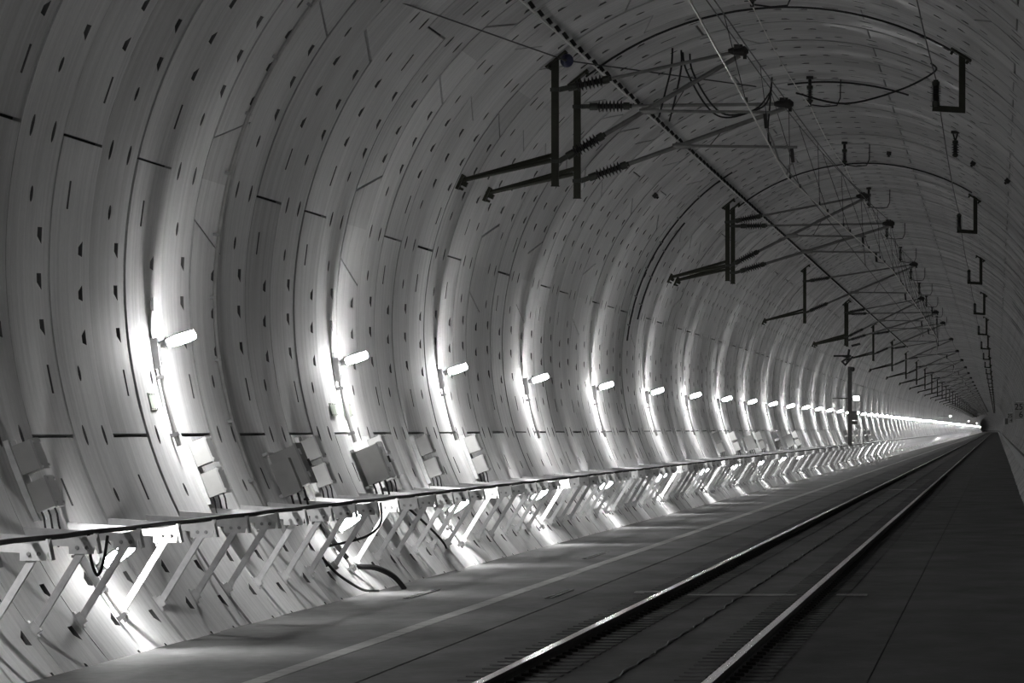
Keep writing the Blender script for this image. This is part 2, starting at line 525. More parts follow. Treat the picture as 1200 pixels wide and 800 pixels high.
# beyond the rings that can be told apart: the same lining, ring joints only in the material
for nm, p0, p1, par in (('distant_lining', -50, 48, wall_left), ('distant_lining', 48, 135, ceiling), ('distant_lining', 135, 230, wall_right)):
    m = MB(); ysx = [Y0 + 2 * 590] + list(range(1260, 2600, 60)) + [BEND_Y + 20 * k for k in range(0, 28)]
    ph = [p0 + (p1 - p0) * k / 24 for k in range(25)]
    vs = [bend(tuple(WP(a, y))) for y in ysx for a in ph]
    fs = [(i * 25 + k, i * 25 + k + 1, (i + 1) * 25 + k + 1, (i + 1) * 25 + k) for i in range(len(ysx) - 1) for k in range(24)]
    m.add(vs, fs)
    o = m.build(nm, M_LINFAR, par); o['kind'] = 'stuff'

# ------------------------------------------------------------------ floor, rails
YS_FLOOR = [-40, 20, 60, 120, 240, 480, 900, 1600, 2200] + [BEND_Y + 20 * k for k in range(0, 28)]
def strip(X0, X1, h_top, h_bot, name, mat, parent, ysx=YS_FLOOR):
    m = MB(); rings = []
    for y in ysx:
        rings.append([bend(tuple(G(X, h, y))) for X, h in ((X0, h_top), (X1, h_top), (X1, h_bot), (X0, h_bot))])
    m.loft(rings)
    return m.build(name, mat, parent, smooth=False)
floor = tag(strip(6.75, -0.68, FLOOR_H - 0.014, FLOOR_H - 0.5, 'floor', M_SUB, None), 'grey concrete tunnel floor carrying the slab track', kind='structure')
strip(6.74, 4.424, FLOOR_H, FLOOR_H - 0.12, 'walkway_slab', M_WALK, floor)
strip(4.412, 2.683, FLOOR_H - 0.004, FLOOR_H - 0.12, 'track_slab', M_TRACK, floor)
strip(2.657, 0.9, FLOOR_H - 0.004, FLOOR_H - 0.12, 'track_slab', M_TRACK, floor)
strip(0.888, -0.66, FLOOR_H - 0.003, FLOOR_H - 0.12, 'verge_slab', M_TRACK, floor)
strip(5.19, 5.045, FLOOR_H + 0.003, FLOOR_H - 0.01, 'line_marking', M_LINE, floor)
# sleeper fields of the slab track, a little proud beside the rails
sl = MB()
for k in range(260):
    y = 30 + 0.62 * k
    for X in (3.413, 1.907):
        for s in (-1, 1):
            sl.box(G(X + s * 0.235, FLOOR_H + 0.001, y), (0.20, 0.30, 0.010))
o = sl.build('sleeper_block', M_TRACK, floor, smooth=False); o['kind'] = 'stuff'

def rail(X, label):
    prof = [(-0.035, 0.0), (0.035, 0.0), (0.036, -0.028), (0.03, -0.04), (0.01, -0.05), (0.009, -0.14), (0.06, -0.165), (0.06, -0.18), (-0.06, -0.18), (-0.06, -0.165), (-0.009, -0.14), (-0.01, -0.05), (-0.03, -0.04), (-0.036, -0.028)]
    ysx = [-20, 20, 80, 200, 600, 1200, 2000] + [BEND_Y + 20 * k for k in range(0, 26)]
    m = MB()
    m.loft([[bend(tuple(G(X - a, -CAM_Z + b, y))) for a, b in prof] for y in ysx])
    n = len(prof)
    m.mi = [1 if (k % n) == 0 and k < n * (len(ysx) - 1) else 0 for k in range(len(m.f))]
    o = m.build('rail', [M_RAIL, M_RAILH], smooth=False)
    tag(o, label, 'rail', 'running rails')
    c = MB()
    for k in range(280):
        y = 30 + 0.62 * k
        for s in (-1, 1):
            c.frame_box(G(X + s * 0.085, FLOOR_H + 0.0, y), ((1, 0, 0), (0, 1, 0), (0, 0, 1)), (0.07, 0.12, 0.04))
    k = c.build('rail_clip', M_RAIL, o, smooth=False); k['kind'] = 'stuff'
rail(3.413, 'steel running rail nearer the lamp-lit walkway')
rail(1.907, 'steel running rail nearer the kilometre signs')

# wavy cable in the joint between the rails
m = MB(); pts = []
for k in range(300):
    y = 34 + k * 0.5
    pts.append(G(2.67 + 0.016 * math.sin(k * 1.7) + 0.008 * math.sin(k * 0.6), FLOOR_H + 0.004, y))
m.tube(pts, 0.006, 5)
tag(m.build('track_cable', M_DULL), 'thin wavy cable lying in the joint between the two rails', 'cable')
# flat steel strips across the track and drain frames in the walkway
def floor_strip(name, X0, X1, y, w, mat, label, cat, th=0.012):
    m = MB()
    c = G((X0 + X1) / 2, FLOOR_H + th / 2, y)
    m.box(c, (abs(X1 - X0), w, th))
    for k in range(5):
        X = X0 + (X1 - X0) * (k + 0.5) / 5
        m.lathe(G(X, FLOOR_H + th, y), G(X, FLOOR_H + th + 0.006, y), [(0, 0.015), (1, 0.012)], 6)
    return tag(m.build(name, mat, None, c, smooth=False), label, cat)
floor_strip('cover_strip', 3.86, 3.52, 59.2, 0.35, M_DULL, 'pale flat cover strip just outside the walkway-side rail', 'cover strip')
floor_strip('cover_strip', 3.24, 2.1, 58.2, 0.30, M_DULL, 'long pale cover strip lying across between the rails', 'cover strip')
floor_strip('cover_strip', 1.68, 1.36, 58.2, 0.3, M_DULL, 'short pale cover strip outside the sign-side rail', 'cover strip')
floor_strip('cover_strip', 3.1, 2.3, 159, 0.5, M_DULL, 'far pale cover strip lying across between the rails', 'cover strip')
def drain(X, y, label, L=2.6):
    e = empty('slot_drain', G(X, FLOOR_H, y), label, 'drain')
    for s in (-1, 1):
        m = MB(); m.box(G(X + s * 0.03, FLOOR_H + 0.006, y), (0.018, L, 0.012)); m.build('edge_bar', M_DULL, e, G(X, FLOOR_H, y), smooth=False)
    m = MB(); m.box(G(X, FLOOR_H + 0.003, y), (0.05, L, 0.006)); m.build('grate', M_RAIL, e, G(X, FLOOR_H, y), smooth=False)
drain(6.07, 58.6, 'narrow slot drain in the walkway between wall and painted line', 3)
drain(4.62, 58.6, 'narrow slot drain between painted line and track', 3)
drain(5.53, 76.5, 'narrow slot drain close to the painted line, further away', 4)

# ------------------------------------------------------------------ lamps
def lamp_parts(phi, tilt, matd, with_conduit, phi_end, lift, hood=0.01):
    """parts of a wall lamp at the wall point phi, in coordinates with y = 0"""
    n, t = axes(phi); yv = Vector((0, 1, 0)); base = WP(phi, 0)
    d = Vector((math.cos(R_(tilt)), 0, math.sin(R_(tilt)))); u = Vector((-math.sin(R_(tilt)), 0, math.cos(R_(tilt))))
    out = []
    m = MB()
    m.frame_box(base + n * 0.045, (n, t, yv), (0.065, 0.28, 0.14)); m.frame_box(base + n * 0.085 - t * 0.02, (n, t, yv), (0.02, 0.2, 0.1))
    out.append(('back_box', m, M_LAMPBODY))
    a0 = base + n * 0.085 + t * lift
    m = MB(); m.tube([a0, a0 + d * 0.05, a0 + d * 0.075, a0 + d * 0.079], [0.03, 0.036, 0.062, 0.062], 12)
    out.append(('arm', m, M_LAMPBODY))
    h0 = a0 + d * 0.075
    secs = [(0.0, 0.055, 0.035), (0.03, 0.075, 0.045), (0.11, 0.085, 0.054), (0.20, 0.082, 0.052), (0.25, 0.072, 0.045), (0.262, 0.058, 0.036)]
    m = MB(); rings = []
    for s, w, th in secs:
        c = h0 + d * s
        rings.append([c + yv * (w * a) + u * (th * b) for a, b in ((-1, 0.6), (-1, -0.6), (-0.6, -1), (0.6, -1), (1, -0.6), (1, 0.6))])
    m.loft(rings); out.append(('diffuser', m, matd))
    m = MB(); rings = []
    for s, w, th in secs:      # opaque hood over the diffuser, wider than it along the wall
        c = h0 + d * s
        rings.append([c + yv * ((w + hood) * a) + u * (th * b) for a, b in ((-1, 0.6), (1, 0.6), (0.8, 0.9), (-0.8, 0.9))])
    m.loft(rings); out.append(('top_housing', m, M_LAMPBODY))
    m = MB()
    c = h0 + d * 0.262 + u * 0.025
    m.frame_box(c, (d, u, yv), (0.02, 0.05, 0.06)); out.append(('end_latch', m, M_LAMPBODY))
    if with_conduit:
        m = MB()
        ph = [phi - 1.6 - (phi - 1.6 - phi_end) * k / 10 for k in range(11)]
        m.tube([WP(a, 0, 0.06) for a in ph], 0.026, 8)
        out.append(('conduit', m, M_PIPE))
        for f in (0.12, 0.85):
            a = phi - 1.6 - (phi - 1.6 - phi_end) * f
            nn, tt = axes(a)
            m = MB(); m.frame_box(WP(a, 0, 0.045), (nn, tt, yv), (0.09, 0.035, 0.085)); out.append(('pipe_clip', m, M_DULL))
    return base, out
def make_lamp(phi, tilt, matd, name, conduit, phi_end, lift, hood=0.01):
    base, parts = lamp_parts(phi, tilt, matd, conduit, phi_end, lift, hood)
    proto = [(nm, mb.mesh(nm, mt, base)) for nm, mb, mt in parts]
    far = MB(); mats = [M_LAMPBODY, matd]
    for nm, mb, mt in parts:
        if nm in ('back_box', 'arm', 'diffuser', 'top_housing', 'conduit'):
            far.cur = 1 if nm == 'diffuser' else 0; far.add(mb.v, mb.f)
    return base, proto, far.mesh(name, mats, base)
UP_Z = [-9, 6, 21, 36, 51.1, 65.1, 77.3, 91.3, 106.8, 122.9, 138.4, 154.5, 170.6]
while UP_Z[-1] < 2760: UP_Z.append(UP_Z[-1] + 15.9)
LO_Z = [-2, 13.5, 28.5, 43.5, 59, 71, 83.6, 98, 113.7, 130.7, 146.4, 162.5]
while LO_Z[-1] < 1400: LO_Z.append(LO_Z[-1] + 15.9)
def put_lamps(zs, spec, name, first_seen, lab_near, lab_far, lab_hid, group, cat):
    base, proto, far = spec
    for z in zs:
        p = bend((base.x, z, base.z))
        k = zs.index(z) - first_seen + 1
        lab = lab_hid % ordinal(1 - k) if k < 1 else (lab_near % ordinal(k) if k <= 22 else lab_far)
        if z < 260:
            e = empty(name, p, lab, cat, group)
            for nm, me in proto: link(nm, me, e)
        else:
            tag(link(name, far, None, p), lab, cat, group)
put_lamps(UP_Z, make_lamp(-7.9, 19, M_UP, 'wall_lamp', True, -18.5, 0.07), 'wall_lamp', 4,
          'glowing wall lamp on a short arm at head height, %s from the left',
          'distant wall lamp merging into the white streak of light at head height',
          'glowing wall lamp outside the picture, %s before the first visible one', 'upper wall lamps', 'lamp')
put_lamps(LO_Z, make_lamp(-31.2, 36, M_LOW, 'low_wall_lamp', True, -37, -0.01, 0.0), 'low_wall_lamp', 3,
          'glowing low lamp beneath the cable brackets, %s from the left',
          'distant low lamp among the crowded brackets under the white streak',
          'glowing low lamp outside the picture, %s before the first visible one', 'low wall lamps', 'lamp')

# ------------------------------------------------------------------ cable brackets
def bracket_parts():
    parts = []
    m = MB()   # arm, a channel
    p, q = G(7.34, -0.748, 0), G(6.49, -0.80, 0)
    m.bar(p, q, 0.065, 0.012); 
    for s in (-1, 1): m.bar(p + Vector((0, s * 0.03, -0.03)), q + Vector((0, s * 0.03, -0.03)), 0.008, 0.055)
    parts.append(('arm', m, M_GALV))
    m = MB(); m.frame_box(G(7.35, -0.80, 0), (axes(-26)[0], axes(-26)[1], (0, 1, 0)), (0.02, 0.15, 0.12))
    for s in (-1, 1): m.lathe(G(7.34, -0.80 + s * 0.045, 0), G(7.30, -0.81 + s * 0.045, 0), [(0, 0.018), (1, 0.015)], 6)
    parts.append(('wall_plate', m, M_GALV))
    m = MB()   # end plate with bolts
    rings = []
    for y in (-0.045, -0.033):
        rings.append([G(6.66, -0.80, y), G(6.45, -0.755, y), G(6.48, -0.90, y), G(6.66, -0.90, y)])
    m.loft(rings)
    parts.append(('end_plate', m, M_GALV))
    m = MB(); m.frame_box(G(6.46, -0.825, 0.02), (Vector((1, 0, 0.2)).normalized(), (0, 1, 0), Vector((-0.2, 0, 1)).normalized()), (0.014, 0.15, 0.15))
    parts.append(('front_plate', m, M_GALV))
    for X in (6.60, 6.53):
        m = MB(); m.lathe(G(X, -0.855, -0.045), G(X, -0.855, -0.065), [(0, 0.016), (1, 0.013)], 6); parts.append(('bolt', m, M_DULL))
    m = MB(); m.bar(G(6.57, -0.88, 0), G(6.90, -1.42, 0), 0.055, 0.05)
    parts.append(('strut', m, M_GALV))
    m = MB()
    n, t = axes(-35.7)
    c = G(6.93, -1.445, 0)
    m.frame_box(c + n * 0.03, (n, t, (0, 1, 0)), (0.05, 0.09, 0.085)); m.frame_box(c + n * 0.005, (n, t, (0, 1, 0)), (0.02, 0.14, 0.09))
    parts.append(('foot', m, M_GALV))
    m = MB(); m.bar(G(6.62, -0.80, 0.02), G(6.62, -0.92, 0.02), 0.02, 0.02); m.bar(G(6.59, -0.92, 0.02), G(6.65, -0.92, 0.02), 0.03, 0.02)
    parts.append(('hook', m, M_DULL))
    return parts
BP = bracket_parts(); BASE = G(6.93, -1.45, 0)
bproto = [(nm, mb.mesh(nm, mt, BASE)) for nm, mb, mt in BP]
bf = MB()
for nm, mb, mt in BP:
    if nm in ('arm', 'end_plate', 'strut', 'foot', 'front_plate'): bf.add(mb.v, mb.f)
bfar = bf.mesh('cable_bracket', M_GALV, BASE)
items = []
for k in range(-8, 700):
    z = Y0 + 0.05 + 2 * k
    j = k + 5
    if k < -5: items.append((bfar, (BASE.x, z, BASE.z))); continue
    lab = 'galvanised cable bracket with slanted strut, %s from the left edge' % ordinal(j) if 1 <= j <= 45 else 'distant cable bracket packed in the receding row above the walkway'
    if j < 1: lab = 'galvanised cable bracket cut by the left edge'
    if z < 160:
        e = empty('cable_bracket', (BASE.x, z, BASE.z), lab, 'bracket', 'cable brackets along the wall')
        for nm, me in bproto: link(nm, me, e)
    elif j <= 290:
        tag(link('cable_bracket', bfar, None, (BASE.x, z, BASE.z)), lab, 'bracket', 'cable brackets along the wall')
    else: items.append((bfar, (BASE.x, z, BASE.z)))
o = link('distant_cable_brackets', join_np('distant_cable_brackets', items, [M_GALV]))
tag(o, 'mass of far brackets shrinking towards the tunnel end', 'brackets', kind='stuff')
# the dark cable that lies along the bracket tips
m = MB()
m.loft([[bend(tuple(G(6.575 + a, -0.770 + b + (0.004 * math.sin(y * 1.9) if y < 300 else 0), y))) for a, b in ((0.018, 0.0), (-0.018, 0.0), (-0.018, 0.034), (0.018, 0.034))] for y in [20 + 1.0 * k for k in range(200)] + [260, 400, 800, 1500, 2600, 2700, 2800]])
tag(m.build('edge_cable', M_DARKBAR), 'long dark flat cable lying along the bracket tips', 'cable')

# ------------------------------------------------------------------ electrical enclosures on the wall
def box_panel(z, label, phi=-21.5, cabinet=False):
    n, t = axes(phi); yv = Vector((0, 1, 0)); c = WP(phi, z)
    e = empty('junction_box_panel', c, label, 'junction box', 'junction boxes on the wall')
    for s in (-1, 1):
        m = MB(); m.frame_box(c + n * 0.03 + yv * (s * 0.16), (n, t, yv), (0.05, 0.66, 0.05)); m.build('mounting_rail', M_GALV, e, c)
    for s in (-1, 1):
        cc = c + t * (s * 0.155)
        m = MB(); m.frame_box(cc + n * 0.135, (n, t, yv), (0.15, 0.235, 0.34))
        b = m.build('enclosure', M_BOX, e, c)
        m = MB(); m.frame_box(cc + n * 0.218, (n, t, yv), (0.016, 0.255, 0.36)); m.build('cover', M_BOXLID, b, c)
        for a in (-1, 1):
            for d in (-1, 1):
              m = MB(); m.lathe(cc + n * 0.226 + t * (a * 0.1) + yv * (d * 0.15), cc + n * 0.236 + t * (a * 0.1) + yv * (d * 0.15), [(0, 0.016), (1, 0.012)], 6); m.build('cover_screw', M_DULL, b, c)
    for k in range(3):
        m = MB(); p = c - t * 0.27 + n * (0.08 + 0.04 * k) + yv * (0.08 * k - 0.08)
        m.tube([p, p - t * 0.05, p - t * 0.14 - n * 0.02, p - t * 0.3 - n * 0.03], 0.008, 6)
        m.build('cable_tail', M_DARKBAR, e, c)
def cabinet(z, label, phi=-22.5, dep=0.28, hgt=0.42, ln=0.5, small=False):
    n, t = axes(phi); yv = Vector((0, 1, 0)); c = WP(phi, z)
    e = empty('equipment_cabinet', c, label, 'cabinet', 'equipment cabinets on the wall')
    m = MB(); m.frame_box(c + n * (0.06 + dep / 2), (n, t, yv), (dep, hgt, ln)); m.build('enclosure', M_BOX, e, c)
    m = MB(); m.frame_box(c + n * (0.07 + dep), (n, t, yv), (0.02, hgt + 0.03, ln + 0.03)); d = m.build('door', M_BOXLID, e, c)
    m = MB(); m.frame_box(c + n * (0.09 + dep) + yv * 0.18, (n, t, yv), (0.025, 0.08, 0.03)); m.build('latch', M_BLACK, d, c)
    for s in (-1, 1):
        m = MB(); m.frame_box(c + n * 0.03 + t * (s * (hgt / 2 + 0.02)), (n, t, yv), (0.06, 0.03, ln + 0.1)); m.build('mounting_rail', M_GALV, e, c)
        m = MB(); m.frame_box(c + n * (0.09 + dep) + t * (s * hgt * 0.3) - yv * 0.2, (n, t, yv), (0.02, 0.06, 0.04)); m.build('hinge', M_DULL, e, c)
    if small:
        m = MB(); cc = c - t * 0.08 - yv * 0.36 + n * 0.16; m.frame_box(cc, (n, t, yv), (0.2, 0.36, 0.2)); m.build('front_unit', M_BOX, e, c)
    for k in range(3):
        m = MB(); p = c - t * (hgt / 2) + n * (0.1 + 0.06 * k) + yv * (0.1 * k - 0.1)
        m.tube([p, p - t * 0.06, p - t * 0.2 - n * 0.02, p - t * 0.36 - n * 0.06], 0.012, 6)
        m.build('cable_tail', M_DARKBAR, e, c)
box_panel(42.6, 'pair of grey junction boxes at the left edge above the brackets')
box_panel(51.9, 'pair of grey junction boxes under the first wall lamp')
box_panel(60.2, 'pair of grey junction boxes behind the stepped grey cabinet')
box_panel(66.6, 'pair of grey junction boxes behind the large plain cabinet')
box_panel(72.0, 'pair of grey junction boxes between second and third wall lamp')
box_panel(78.6, 'pair of grey junction boxes under the third wall lamp')
cabinet(57.3, 'stepped grey cabinet with a smaller unit in front', small=True)
cabinet(65.0, 'large plain grey cabinet beneath the second wall lamp', dep=0.26)
for k, z in enumerate((147, 156, 164, 173, 186, 195, 204, 272, 282, 292, 302, 312, 322)):
    if k in (2, 5): cabinet(z, 'far %s grey cabinet on the wall above the bracket row' % ('leading' if k == 2 else 'trailing'), dep=0.26)
    else: box_panel(z, 'far pair of grey junction boxes, %s of the distant cluster' % ordinal(k + 1))

# ------------------------------------------------------------------ pipes and cables on the lining
def ring_pipe(z, p0, p1, r, mat, label, off=0.05, clips=True, name='wall_conduit'):
    base = WP(p0, z)
    e = empty(name, base, label, 'conduit')
    nst = max(6, int(abs(p1 - p0) / 3))
    m = MB(); m.tube([WP(p0 + (p1 - p0) * k / nst, z + 0.03 * math.sin(k * 0.7), off) for k in range(nst + 1)], r, 8)
    m.build('pipe', mat, e, base)
    if clips:
        a = p0 + 4
        while a < p1 - 2:
            n, t = axes(a); m = MB(); m.frame_box(WP(a, z, off / 2), (n, t, (0, 1, 0)), (off + r * 1.6, 0.03, 0.09)); m.build('pipe_clip', M_DULL, e, base)
            a += 7.5
ring_pipe(55.2, -27, 70, 0.02, M_PIPE, 'thin pale conduit climbing the wall right of the first lamp')
ring_pipe(116.4, 6, 58, 0.017, M_WIREDK, 'dark cable climbing the wall between far rings towards the crown')
ring_pipe(118.6, 12, 40, 0.017, M_WIREDK, 'short dark cable beside the climbing cable on the far rings')
ring_pipe(290, -4, 44, 0.035, M_RADCAB, 'pale conduit climbing the wall beside the grey mast')
# fat steel pipe from the brackets to the walkway
m = MB(); z = 68.2
m.tube([WP(-24 - k * 1.7, z, 0.10) for k in range(11)], 0.05, 12)
tag(m.build('drain_pipe', M_GALV), 'thick bright steel pipe running down to the walkway beneath the brackets', 'pipe')
def cable(name, pts, r, label, mat=M_BLACK, n=6, sub=6):
    # smooth curve through the points
    P = [Vector(p) for p in pts]; out = []
    for i in range(len(P) - 1):
        p0, p1, p2, p3 = P[max(i - 1, 0)], P[i], P[i + 1], P[min(i + 2, len(P) - 1)]
        for k in range(sub):
            t = k / sub
            out.append(0.5 * ((2 * p1) + (-p0 + p2) * t + (2 * p0 - 5 * p1 + 4 * p2 - p3) * t * t + (-p0 + 3 * p1 - 3 * p2 + p3) * t ** 3))
    out.append(P[-1])
    m = MB(); m.tube(out, r, n)
    return tag(m.build(name, mat), label, 'cable')
cable('hanging_cable', [G(6.55, -0.76, 40.0), G(6.53, -0.95, 40.0), G(6.5, -1.06, 40.1), G(6.47, -0.95, 40.2), G(6.46, -0.78, 40.3)], 0.012, 'black cable loop hanging from the first bracket')
cable('hanging_cable', [G(6.5, -0.78, 58.5), G(6.5, -1.0, 58.5), G(6.62, -1.13, 58.3), G(6.85, -1.2, 58), G(7.02, -1.24, 57.8), G(7.0, -1.32, 57.6), G(6.93, -1.42, 57.4)], 0.014, 'black cable sweeping from the brackets to the wall fitting')
cable('hanging_cable', [WP(-34, 57.3, 0.04), WP(-36.5, 57.4, 0.05), WP(-38.5, 57.8, 0.06), G(6.66, -1.70, 58.4), G(6.6, -1.73, 59.2)], 0.014, 'thin black cable curling from the wall down to the walkway')
cable('hanging_cable', [WP(-26, 58.6, 0.05), WP(-31, 58.8, 0.05), WP(-35, 59.0, 0.06), G(6.85, -1.47, 59.3), G(6.7, -1.5, 59.8), G(6.55, -1.6, 60.2), G(6.45, -1.74, 60.4)], 0.03, 'thick black hose bending off the wall onto the walkway')
cable('hanging_cable', [WP(-29, 67.6, 0.05), WP(-33, 67.7, 0.14), WP(-36, 67.9, 0.16), WP(-37, 68.3, 0.1), WP(-34.5, 68.5, 0.05)], 0.014, 'black cable loop on the wall beside the thick pipe')

# small plates on the wall
def wall_plate(phi, z, hy, hh, label, mat=M_GREEN):
    n, t = axes(phi); c = WP(phi, z)
    e = empty('escape_sign', c, label, 'sign')
    m = MB(); m.frame_box(c + n * 0.016, (n, t, (0, 1, 0)), (0.012, hh, hy)); m.build('plate', mat, e, c)
    for a in (-1, 1):
        for b in (-1, 0, 1):
            m = MB(); q = c + n * 0.022 + t * (a * (hh / 2 - 0.012)) + Vector((0, b * (hy / 2 - 0.04), 0)); m.lathe(q, q + n * 0.008, [(0, 0.008), (1, 0.006)], 6); m.build('screw', M_DULL, e, c)
wall_plate(-13.3, 50.5, 0.35, 0.16, 'small pale green plate beside the first lamp conduit')
wall_plate(-13.6, 64.2, 0.5, 0.15, 'small pale green plate left of the second lamp conduit')
wall_plate(-13.6, 65.6, 0.7, 0.15, 'wider pale green plate right of the second lamp conduit')

# ------------------------------------------------------------------ overhead line: posts, cantilevers, wires
def insulator(p, q, n_shed=7, r=0.042, R=0.085):
    """end caps take the first and last fifth"""
    p, q = Vector(p), Vector(q)
    body = MB(); prof = [(0.18, r)]
    for k in range(n_shed):
        t0 = 0.2 + 0.6 * k / n_shed; dt = 0.6 / n_shed
        prof += [(t0 + dt * 0.1, r * 0.9), (t0 + dt * 0.42, R), (t0 + dt * 0.55, R), (t0 + dt * 0.75, r * 0.9)]
    prof.append((0.82, r))
    body.lathe(p, q, prof, 12)
    caps = MB(); caps2 = MB()
    caps.lathe(p, p + (q - p) * 0.2, [(0, 0.03), (0.1, 0.055), (1, 0.055)], 10)
    caps2.lathe(p + (q - p) * 0.8, q, [(0, 0.055), (0.7, 0.055), (0.72, 0.035), (1, 0.035)], 10)
    return body, (caps, caps2)
TOP = (51.0,)
def support_parts(Xc, hc, low, brace2=True):
    """one overhead support at y = 0. Xc, hc: where the messenger clamp sits; low: the lower of a pair"""
    P = []
    Xp = 6.05; htop = WX(51.0)[1] ; hbot = 3.32
    m = MB(); m.box(G(Xp, (htop + hbot) / 2, 0), (0.10, 0.10, htop - hbot)); m.box(G(Xp, hbot, 0), (0.115, 0.115, 0.012))
    P.append(('post', m, M_POST))
    m = MB(); n, t = axes(51); m.frame_box(WP(51, 0, 0.03), (n, t, (0, 1, 0)), (0.03, 0.36, 0.3))
    for a in (-1, 1):
        for b in (-1, 1): m.lathe(WP(51, 0, 0.045) + t * (a * 0.14) + Vector((0, b * 0.11, 0)), WP(51, 0, 0.085) + t * (a * 0.14) + Vector((0, b * 0.11, 0)), [(0, 0.022), (1, 0.02)], 6)
    P.append(('head_plate', m, M_POST))
    for s in (-1, 1):
        m = MB(); m.tube([G(7.36, 3.39, s * 0.04), G(6.09, 3.71 + s * 0.05, s * 0.22)], 0.032, 8); P.append(('brace', m, M_POST))
    m = MB(); n, t = axes(25.2); m.frame_box(WP(25.2, 0, 0.03), (n, t, (0, 1, 0)), (0.04, 0.22, 0.24)); m.frame_box(WP(25.2, 0, 0.08), (n, t, (0, 1, 0)), (0.1, 0.07, 0.12))
    for a in (-1, 1): m.lathe(WP(25.2, 0, 0.05) + t * a * 0.08, WP(25.2, 0, 0.11) + t * a * 0.08, [(0, 0.02), (1, 0.018)], 6)
    P.append(('wall_shoe', m, M_POST))
    ht, hb = (4.64, 3.66 if not low else 3.57)
    cl = Vector(G(Xc, hc, 0))
    def arm(h0, tgt, rr, which):
        p0 = Vector(G(Xp - 0.05, h0, 0)); d = (tgt - p0).normalized()
        a = p0 + d * 0.12; b = a + d * 0.62
        m = MB(); m.box(G(Xp, h0, 0), (0.13, 0.13, 0.05)); m.frame_box(p0 + d * 0.07, (d, (0, 1, 0), d.cross(Vector((0, 1, 0)))), (0.14, 0.05, 0.07)); P.append(('post_clamp', m, M_INSCAP))
        bo, ca = insulator(a, b); P.append(('insulator', bo, M_INS)); P.extend([('insulator_cap', c_, M_INSCAP) for c_ in ca])
        m = MB(); m.tube([b - d * 0.03, tgt], rr, 8); P.append((which, m, M_ALU))
        return b, d
    arm(ht, cl, 0.024, 'top_tube')
    b, d = arm(hb, cl + Vector((0.0, 0, -0.06)), 0.032, 'inclined_tube')
    m = MB(); m.lathe(cl + Vector((-0.16, 0, 0)), cl + Vector((0.12, 0, 0)), [(0, 0.03), (0.2, 0.05), (0.5, 0.06), (0.8, 0.075), (1, 0.03)], 10); m.box(cl + Vector((-0.02, 0, 0.06)), (0.12, 0.09, 0.06)); m.box(cl + Vector((0.07, 0, -0.06)), (0.05, 0.06, 0.1))
    P.append(('messenger_clamp', m, M_INS))
    # registration tube, hanging under the inclined tube, and steady arm
    lb = cl - b
    q0 = b + lb * (0.30 if low else 0.28)
    q1 = q0 + Vector((1.75, 0, 0.0)) + Vector((0, 0, -0.02))
    m = MB(); m.tube([q0, q1], 0.02, 8); m.lathe(q0 - Vector((0.05, 0, 0)), q0 + Vector((0.22, 0, 0)), [(0, 0.03), (0.3, 0.05), (1, 0.04)], 8); P.append(('registration_tube', m, M_ALU))
    s0 = q1 + Vector((-0.08, 0, -0.02))
    m = MB(); m.bar(s0, s0 + Vector((0.02, 0, -0.2)), 0.04, 0.05); P.append(('drop_bracket', m, M_INS))
    cw = G(CW_X, 3.66, 0)
    m = MB(); m.tube([s0 + Vector((0.02, 0, -0.2)), (s0 + Vector((0.02, 0, -0.2)) + cw) / 2 + Vector((0, 0, 0.05)), cw], 0.013, 6); P.append(('steady_arm', m, M_ALU))
    f0 = b + lb * 0.62
    m = MB(); m.tube([f0, f0 + Vector((-0.25, 0, -0.02 + (q0.z - f0.z) * 1.0))], 0.006, 4); P.append(('stay_wire', m, M_WIREDK))
    return P
CW_X = 2.7
ST = [(76.0, 3.52, 5.17, False, 2.98), (80.0, 3.05, 4.68, True, 3.03), (124.7, 3.0, 5.22, False, 2.95), (127.2, 2.46, 4.70, True, 2.39), (174.8, 2.6, 5.17, False, 2.37), (222.0, 3.0, 5.2, False, 2.95), (224.4, 2.46, 4.70, True, 2.4)]
z = 272.0
while z < 1700:
    ST.append((z, 2.62, 5.17, False, 2.95 if len(ST) % 2 else 2.37)); z += 49.0
_sup = {}
ORIG = G(6.05, WX(51.0)[1], 0)
lab_st = ['olive overhead support with twin braces, nearest the upper left', 'olive overhead support carrying the lower arm beside the nearest one', 'olive overhead support, first post of the second pair', 'olive overhead support, second post of the second pair', 'lone olive overhead support left of the crown, beyond the two pairs', 'olive overhead support above the grey mast, first of that pair', 'olive overhead support above the grey mast, second of that pair']
for i, (z, Xc, hc, low, cwx) in enumerate(ST):
    key = (Xc, hc, low, cwx)
    if key not in _sup:
        CW_X = cwx
        parts = support_parts(Xc, hc, low)
        near = [(nm, mb.mesh(nm, mt, ORIG)) for nm, mb, mt in parts]
        fm = MB(); mats = [M_POST, M_ALU, M_INS]
        for nm, mb, mt in parts:
            fm.cur = 0 if mt == M_POST else (1 if mt == M_ALU else 2); fm.add(mb.v, mb.f)
        _sup[key] = (near, fm.mesh('overhead_support', mats, ORIG))
    near, far = _sup[key]
    lab = lab_st[i] if i < len(lab_st) else ('olive overhead support, %s beyond the grey mast' % ordinal(i - len(lab_st) + 1) if i < 16 else 'tiny overhead support in the far crowded row of posts')
    if z < 400:
        e = empty('overhead_support', (ORIG.x, z, ORIG.z), lab, 'overhead support', 'overhead line supports')
        last = None
        for nm, me in near:
            o = link(nm, me, last if nm == 'insulator_cap' else e)
            if nm == 'insulator': last = o
    else:
        tag(link('overhead_support', far, None, (ORIG.x, z, ORIG.z)), lab, 'overhead support', 'overhead line supports')

